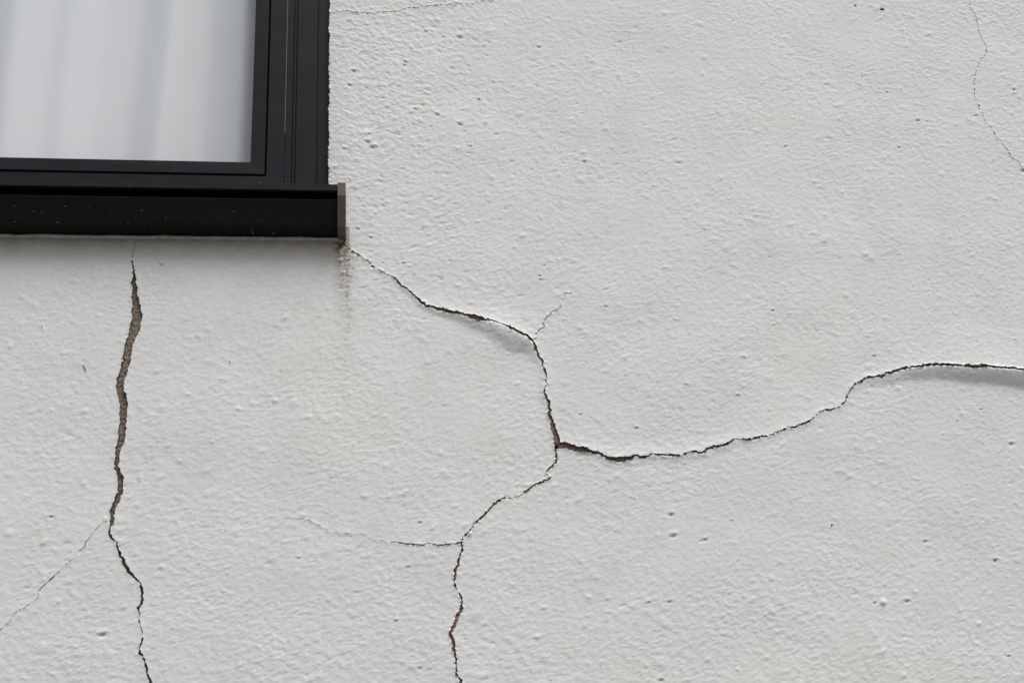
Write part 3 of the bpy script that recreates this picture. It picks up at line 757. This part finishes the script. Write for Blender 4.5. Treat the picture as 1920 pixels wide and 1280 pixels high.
# picture-frame sweep: profile points (d = inward distance from the opening edge, y) swept round the opening with mitres
ZB0 = Z_at(362, -0.02)          # lower end of the frame, hidden behind the sill lip
XR = WX1
def sweep_frame(name, prof, x0, x1, z0, z1, mat, parent=None, bev=None, bottom_extra=0.0):
    """prof: list of (inset, y) ; closed polygon"""
    vs = []; fs = []; n = len(prof)
    for (sx_, sz_) in ((0, 0), (1, 0), (1, 1), (0, 1)):
        for d_, y in prof:
            x = x0 + d_ if sx_ == 0 else x1 - d_
            z = z0 + d_ if sz_ == 0 else z1 - d_
            vs.append((x, y, z))
    for c in range(4):
        c2 = (c + 1) % 4
        for i in range(n):
            j = (i + 1) % n
            fs.append((c * n + i, c * n + j, c2 * n + j, c2 * n + i))
    return wpart(name, vs, fs, mat, parent, bev)
# inset distances measured on the right jamb
def ins(px, y=YF): return XR - X_at(px, y)
d_g2 = ins(595.6); d_g1b = ins(556.5); d_g1a = ins(552); d_hair = ins(537.2); d_gapo = ins(505.4); d_gapi = ins(502); d_glass = ins(475.6)
print('insets', [round(v, 4) for v in (d_g2, d_g1b, d_g1a, d_hair, d_gapo, d_gapi, d_glass)])
z_gapo = Z_at(329.5, YF); z_gapi = Z_at(326, YF); z_glass = Z_at(304.8, 0.016)
# outer frame: jamb is wide with grooves; its bottom rail is narrower, so frame z0 is set from the measured gap line
fz0 = z_gapo - d_gapo
fx0, fx1, fz1 = WX0 - 0.0, XR, WZ1
g = 0.0010
prof = [(-0.012, 0.060), (-0.012, YF + .002), (d_g2 - g, YF + .002), (d_g2 - g * .4, YF + .0028), (d_g2 + g * .4, YF + .0028), (d_g2 + g, YF),
        (d_g1b - g, YF), (d_g1b - g * .4, YF + .0026), (d_g1b + g * .5, YF + .0026), (d_g1b + g * 1.2, YF + .001), (d_g1a + g * .5, YF + .001), (d_g1a + g, YF + .003), (d_g1a + 1.9 * g, YF + .003),(d_g1a + 2.3 * g, YF),
        (d_hair - .0011, YF), (d_hair - .0009, YF + .0015), (d_hair + .0009, YF + .0015), (d_hair + .0011, YF - .0004), (d_gapo, YF - .0004), (d_gapo, 0.060)]
sweep_frame('outer_frame', prof, fx0, fx1, fz0, fz1, M_FRAME, bev=0.0003)
# slim strip in the right jamb's joint: a highlight painted as lighter metal
M_GLINT = mat_metal('joint_highlight', (0.11, 0.11, 0.118), 0.5)
zt = Z_at(250, YF, 534)
xs0, xs1 = XR - d_hair - .0007, XR - d_hair + .0005
wpart('highlight_strip', [(xs0, YF + .0014, zt), (xs1, YF + .0014, zt), (xs1, YF + .0014, fz1 - .1), (xs0, YF + .0014, fz1 - .1),
                      (xs0, YF + .0003, zt), (xs1, YF + .0003, zt), (xs1, YF + .0003, fz1 - .1), (xs0, YF + .0003, fz1 - .1)],
      [(4, 5, 6, 7), (0, 4, 7, 3), (1, 2, 6, 5), (0, 1, 5, 4), (3, 7, 6, 2)], M_GLINT)
# gasket floor in the black gap
def ring(name, i0, i1, y0, y1, mat, z_off=0.0, parent=None, bev=None):
    return sweep_frame(name, [(i0, y1), (i0, y0), (i1, y0), (i1, y1)], fx0, fx1, fz0 + z_off, fz1, mat, parent, bev)
ring('gasket', d_gapo, d_gapi + .004, YF + .012, 0.06, M_GASKET)
# sash: flat face then bevel falling to the glass
sash = sweep_frame('sash', [(d_gapi, 0.034), (d_gapi, YF + .001), (d_gapi + .0015, YF - .0006), (d_gapi + .016, YF - .0002), (d_glass - .0006, YF + .0002), (d_glass, YF + .0026), (d_glass, 0.034)],
                   fx0, fx1, fz0, fz1, M_FRAME, bev=0.0003)
# pane
def mat_glass():
    m, t, b = new_mat('window_glass'); t.nodes.remove(b)
    o = t.nodes['Material Output']
    tr = t.nodes.new('ShaderNodeBsdfTransparent'); tr.inputs[0].default_value = (1, 1, 1, 1)
    gl = t.nodes.new('ShaderNodeBsdfGlossy'); gl.inputs['Roughness'].default_value = 0.02; gl.inputs[0].default_value = (0.80, 0.91, 1, 1)
    fr = t.nodes.new('ShaderNodeFresnel'); fr.inputs[0].default_value = 1.62
    mx_ = t.nodes.new('ShaderNodeMixShader'); geo = t.nodes.new('ShaderNodeNewGeometry')
    t.links.new(math_n(t, 'MULTIPLY', fr.outputs[0], math_n(t, 'SUBTRACT', 1.0, geo.outputs['Backfacing'])), mx_.inputs[0]); t.links.new(tr.outputs[0], mx_.inputs[1]); t.links.new(gl.outputs[0], mx_.inputs[2])
    t.links.new(mx_.outputs[0], o.inputs[0]); return m
gx0, gx1, gz0, gz1 = fx0 + d_glass - .004, fx1 - d_glass + .004, fz0 + d_glass - .004, fz1 - d_glass + .004
vs = [(x, y, z) for y in (0.026, 0.031) for (x, z) in ((gx0, gz0), (gx1, gz0), (gx1, gz1), (gx0, gz1))]
wpart('pane', vs, [(0, 1, 2, 3), (7, 6, 5, 4), (0, 4, 5, 1), (1, 5, 6, 2), (2, 6, 7, 3), (3, 7, 4, 0)], mat_glass())

# sill: extruded profile, y outward negative
xs_end = float(P(632.5, 400, -0.052)[0])
xs_beg = WX0 - (xs_end - WX1)
PXR = 500
def zs_(py, y): return float(P(PXR, py, y)[2])
y_lip, y_face_t, y_face_b, y_rec = -0.055, -0.052, -0.040, -0.034
prof = [(0.011, zs_(343.5, y_lip) + .004), (y_lip + .012, zs_(343.5, y_lip) + .0006), (y_lip, zs_(343.5, y_lip)), (y_lip, zs_(356.5, y_lip)), (y_lip + .003, zs_(358, y_lip)), (y_rec, zs_(358, y_lip) + .001),
        (y_rec, zs_(372, y_face_t) - .001), (y_face_t + .0015, zs_(372, y_face_t)), (y_face_t, zs_(373.5, y_face_t)),
        (-0.0455, zs_(400, -0.0455)), (y_face_b - .0008, zs_(420.5, y_face_b)), (y_face_b + .001, zs_(421.6, y_face_b)), (y_face_b + .0015, zs_(421.6, y_face_b) + .001), (y_face_b + .003, zs_(421.8, y_face_b + .002)),
        (-.0035, zs_(443.2, -.004)), (0.011, zs_(443.2, -.004))]
n = len(prof); vs = [(x, y, z) for x in (xs_beg, xs_end) for y, z in prof]
fs = [(i, (i + 1) % n, n + (i + 1) % n, n + i) for i in range(n)] + [tuple(range(n))[::-1], tuple(range(n, 2 * n))]
sill = wpart('window_sill', vs, fs, M_SILL, bev=0.0004)
sill['label'] = 'black ledge of the window speckled with pale spots'
# strip over the sill's upper lip: its brighter light painted as lighter colour
lipv = [(x, y, z) for x in (xs_beg + .0005, xs_end - .0003) for y, z in ((y_lip - .0006, zs_(344.5, y_lip)), (y_lip - .0006, zs_(355.5, y_lip)), (y_lip + .001, zs_(355.5, y_lip)), (y_lip + .001, zs_(344.5, y_lip)))]
wpart('lit_lip', lipv, [(0, 1, 5, 4), (1, 2, 6, 5), (3, 0, 4, 7), (2, 3, 7, 6), (3, 2, 1, 0), (4, 5, 6, 7)], M_FRAME, sill, bev=.0002)
# end caps
def cap(xa, xb):
    zt_ = float(P(640, 341, -0.058)[2]); zm = float(P(640, 367, -0.0595)[2]); zb = float(P(640, 452, -0.001)[2])
    pr = [(0.008, zt_ - .001), (-0.056, zt_), (-0.0600, zm), (-0.047, zb + .004), (-.045, zb), (0.008, zb + .001)]
    n = len(pr); vs = [(x, y, z) for x in (xa, xb) for y, z in pr]
    fs = [(i, (i + 1) % n, n + (i + 1) % n, n + i) for i in range(n)] + [tuple(range(n))[::-1], tuple(range(n, 2 * n))]
    return wpart('end_cap', vs, fs, M_CAP, sill, bev=0.0007)
capw = float(P(648, 400, -0.058)[0]) - float(P(632.5, 400, -0.058)[0])
cap(xs_end + .0001, xs_end + capw); cap(xs_beg - capw, xs_beg - .0001)
# grey sealant bead under the sill
vs = []; fs = []; rr = np.random.default_rng(9)
zc = float(P(PXR, 446.5, -0.003)[2]); cnt = 400; jit = smooth_noise1(cnt, 9, rr)
for i in range(cnt):
    x = xs_beg + (xs_end + capw * .6 - xs_beg) * i / (cnt - 1); rad = 0.0030 * (1 + .05 * jit[i])
    for k in range(7):
        t_ = math.pi * (0.05 + 0.9 * k / 6)
        vs.append((x, -0.0012 - rad * 1.3 * math.sin(t_), zc + rad * math.cos(t_) + .00015 * jit[i]))
for i in range(cnt - 1):
    for k in range(6): fs.append((i * 7 + k, i * 7 + k + 1, (i + 1) * 7 + k + 1, (i + 1) * 7 + k))
wpart('sealant_bead', vs, fs, M_SEAL, smooth=True)

# paint splashes on sill and frame: small raised drops
M_SPL = mat_rough('dried_paint_drop', (0.22, 0.22, 0.21), (0.45, 0.45, 0.44), 800, rough=0.6)
def face_y(py):
    return float(np.interp(py, [374, 400, 420], [y_face_t, -0.0455, y_face_b])) if py < 421 else float(np.interp(py, [422, 443], [y_face_b, -0.004]))
drops = [(474, 437, 1.7), (502, 437, 1.0), (513, 437, 2.3), (622, 406, 1.8), (266, 394, 1.1), (438, 397, 1.1), (567, 398, 1.1), (244, 350, 1.2), (40, 308, 1.0), (215, 306, 1.1),
         (296, 308, .9), (327, 319, 1.0), (122, 387, 1.0), (310, 410, .9), (108, 417, 1.1), (139, 417, .8), (220, 419, .8), (228, 419, .7), (240, 419, 1.0),
         (454, 342, 1.1), (488, 342, 1.1), (535, 344, .9), (26, 386, .9), (27, 416, .8), (420, 407, .9), (483, 408, .9), (62, 396, .8), (78, 397, .9)]
vs = []; fs = []
for u_, v_, s_ in drops:
    if v_ < 315: y = YF - .0004
    elif v_ < 330: y = YF - .0006
    elif v_ < 360: y = y_lip - .0007
    else: y = face_y(v_)
    q = P(u_, v_, y); n0 = len(vs); R_ = s_ / 1150; nn = 8
    vs.append((q[0], y - .0006, q[2]))
    for k in range(nn):
        a = 2 * math.pi * k / nn; f_ = R_ * random.uniform(.75, 1.15); vs.append((q[0] + f_ * math.cos(a), y + .0003, q[2] + f_ * .8 * math.sin(a)))
    for k in range(nn): fs.append((n0, n0 + 1 + k, n0 + 1 + (k + 1) % nn))
o = wpart('paint_splashes', vs, fs, M_SPL); o['kind'] = 'stuff'

# ------------------------------------------------------------------ curtain inside
def mat_curtain():
    m, t, b = new_mat('sheer_white_fabric')
    o = t.nodes['Material Output']
    co = t.nodes.new('ShaderNodeTexCoord').outputs['Object']
    wv = t.nodes.new('ShaderNodeTexWave'); wv.bands_direction = 'Z'; wv.inputs['Scale'].default_value = 120; wv.inputs['Distortion'].default_value = 1.5; t.links.new(co, wv.inputs[0])
    r = ramp(t, wv.outputs['Fac'], [(0, (0.915, 0.93, 0.955)), (1, (0.94, 0.95, 0.965))])
    t.links.new(r.outputs[0], b.inputs['Base Color']); b.inputs['Roughness'].default_value = 0.9; b.inputs['Specular IOR Level'].default_value = 0.1
    tl = t.nodes.new('ShaderNodeBsdfTranslucent'); tl.inputs[0].default_value = (0.9, 0.91, 0.92, 1)
    mx_ = t.nodes.new('ShaderNodeMixShader'); mx_.inputs[0].default_value = 0.18
    t.links.new(b.outputs[0], mx_.inputs[1]); t.links.new(tl.outputs[0], mx_.inputs[2]); t.links.new(mx_.outputs[0], o.inputs[0])
    return m
cx0, cx1, cz0, cz1 = WX0 - .02, WX1 + 0.02, WZ0 - 0.05, WZ1 + 0.05
nxc, nzc = 500, 60
# fold depth as a function of photo x: low = towards the glass (bright), high = away (dimmer)
# turn of the cloth to the left (+) or right (-) along the photo's x; integrated to a fold depth
fold_px = [-180, -150, -110, -80, -40, -5, 20, 45, 70, 120, 140, 185, 200, 255, 275, 345, 358, 388, 402, 470, 520, 560]
fold_b = [0, -.6, -.6, .5, .5, -.3, .75, .75, .1, -.1, -.75, -.65, .9, .8, -.7, -.8, 1.0, .9, -.45, -.5, .2, 0]
uu = np.arange(-180, 561.0); bb = np.interp(uu, fold_px, fold_b)
kb = np.hanning(25); kb /= kb.sum(); bb = np.convolve(np.pad(bb, 12, 'wrap'), kb, 'valid'); bb = -(bb - bb.mean())
fold_f = -np.cumsum(bb) / 1240 * 0.72; fold_f -= fold_f.min()
YC = 0.062
vs = []; fs = []
def px_of(x, z, y):
    v = W2C @ (np.array((x, y, z)) - CAM); return 960 + F_PX * v[0] / -v[2], 640 - F_PX * v[1] / -v[2]
for i in range(nxc + 1):
    x = cx0 + (cx1 - cx0) * i / nxc
    for j in range(nzc + 1):
        z = cz0 + (cz1 - cz0) * j / nzc
        h = (z - WZ0)
        xx = x + 0.012 * math.sin(h * 3.1 + x * 9) + 0.03 * (h - 0.2) * math.sin(x * 11 + 1)
        u0 = 560 + (xx - WX1) * 1240           # photo-scale coordinate along the curtain
        u0 = -180 + (u0 + 180) % 740
        f_ = float(np.interp(u0, uu, fold_f))
        vs.append((x, YC + f_, z))
va = np.array(vs).reshape(nxc + 1, nzc + 1, 3)
ker = np.hanning(13)[1:-1]; ker /= ker.sum()
for j in range(nzc + 1):
    va[:, j, 1] = np.convolve(np.pad(va[:, j, 1], 5, 'edge'), ker, 'valid')
vs = va.reshape(-1, 3)
for i in range(nxc):
    for j in range(nzc):
        a = i * (nzc + 1) + j; fs.append((a, a + nzc + 1, a + nzc + 2, a + 1))
cur = mesh_obj('curtain', vs - np.array([0, 0, 0]), fs, mat_curtain(), smooth=True)
tag(cur, 'sheer white curtain hanging in soft folds behind the window pane', 'curtain')

# room behind the curtain
vs = [(WX0 - .4, .262, 0.0), (WX1 + .6, .262, 0.0), (WX1 + .6, .262, 3.9), (WX0 - .4, .262, 3.9), (WX0 - .4, 3.2, 0.0), (WX1 + .6, 3.2, 0.0), (WX1 + .6, 3.2, 3.9), (WX0 - .4, 3.2, 3.9)]
room = mesh_obj('room', vs, [(0, 1, 5, 4), (1, 2, 6, 5), (2, 3, 7, 6), (3, 0, 4, 7), (4, 5, 6, 7)], mat_rough('room_paint', (0.5, 0.48, 0.45), (0.58, 0.56, 0.53), 4))
tag(room, kind='structure')

# ------------------------------------------------------------------ ground
M_GR = mat_rough('dark_paving', (0.10, 0.10, 0.095), (0.17, 0.165, 0.155), 3, bump=0.004)
gr = mesh_obj('ground', [(-300, -500, -.004), (300, -500, -.004), (300, 120, -.004), (-300, 120, -.004)], [(0, 1, 2, 3)], M_GR)
tag(gr, kind='structure')
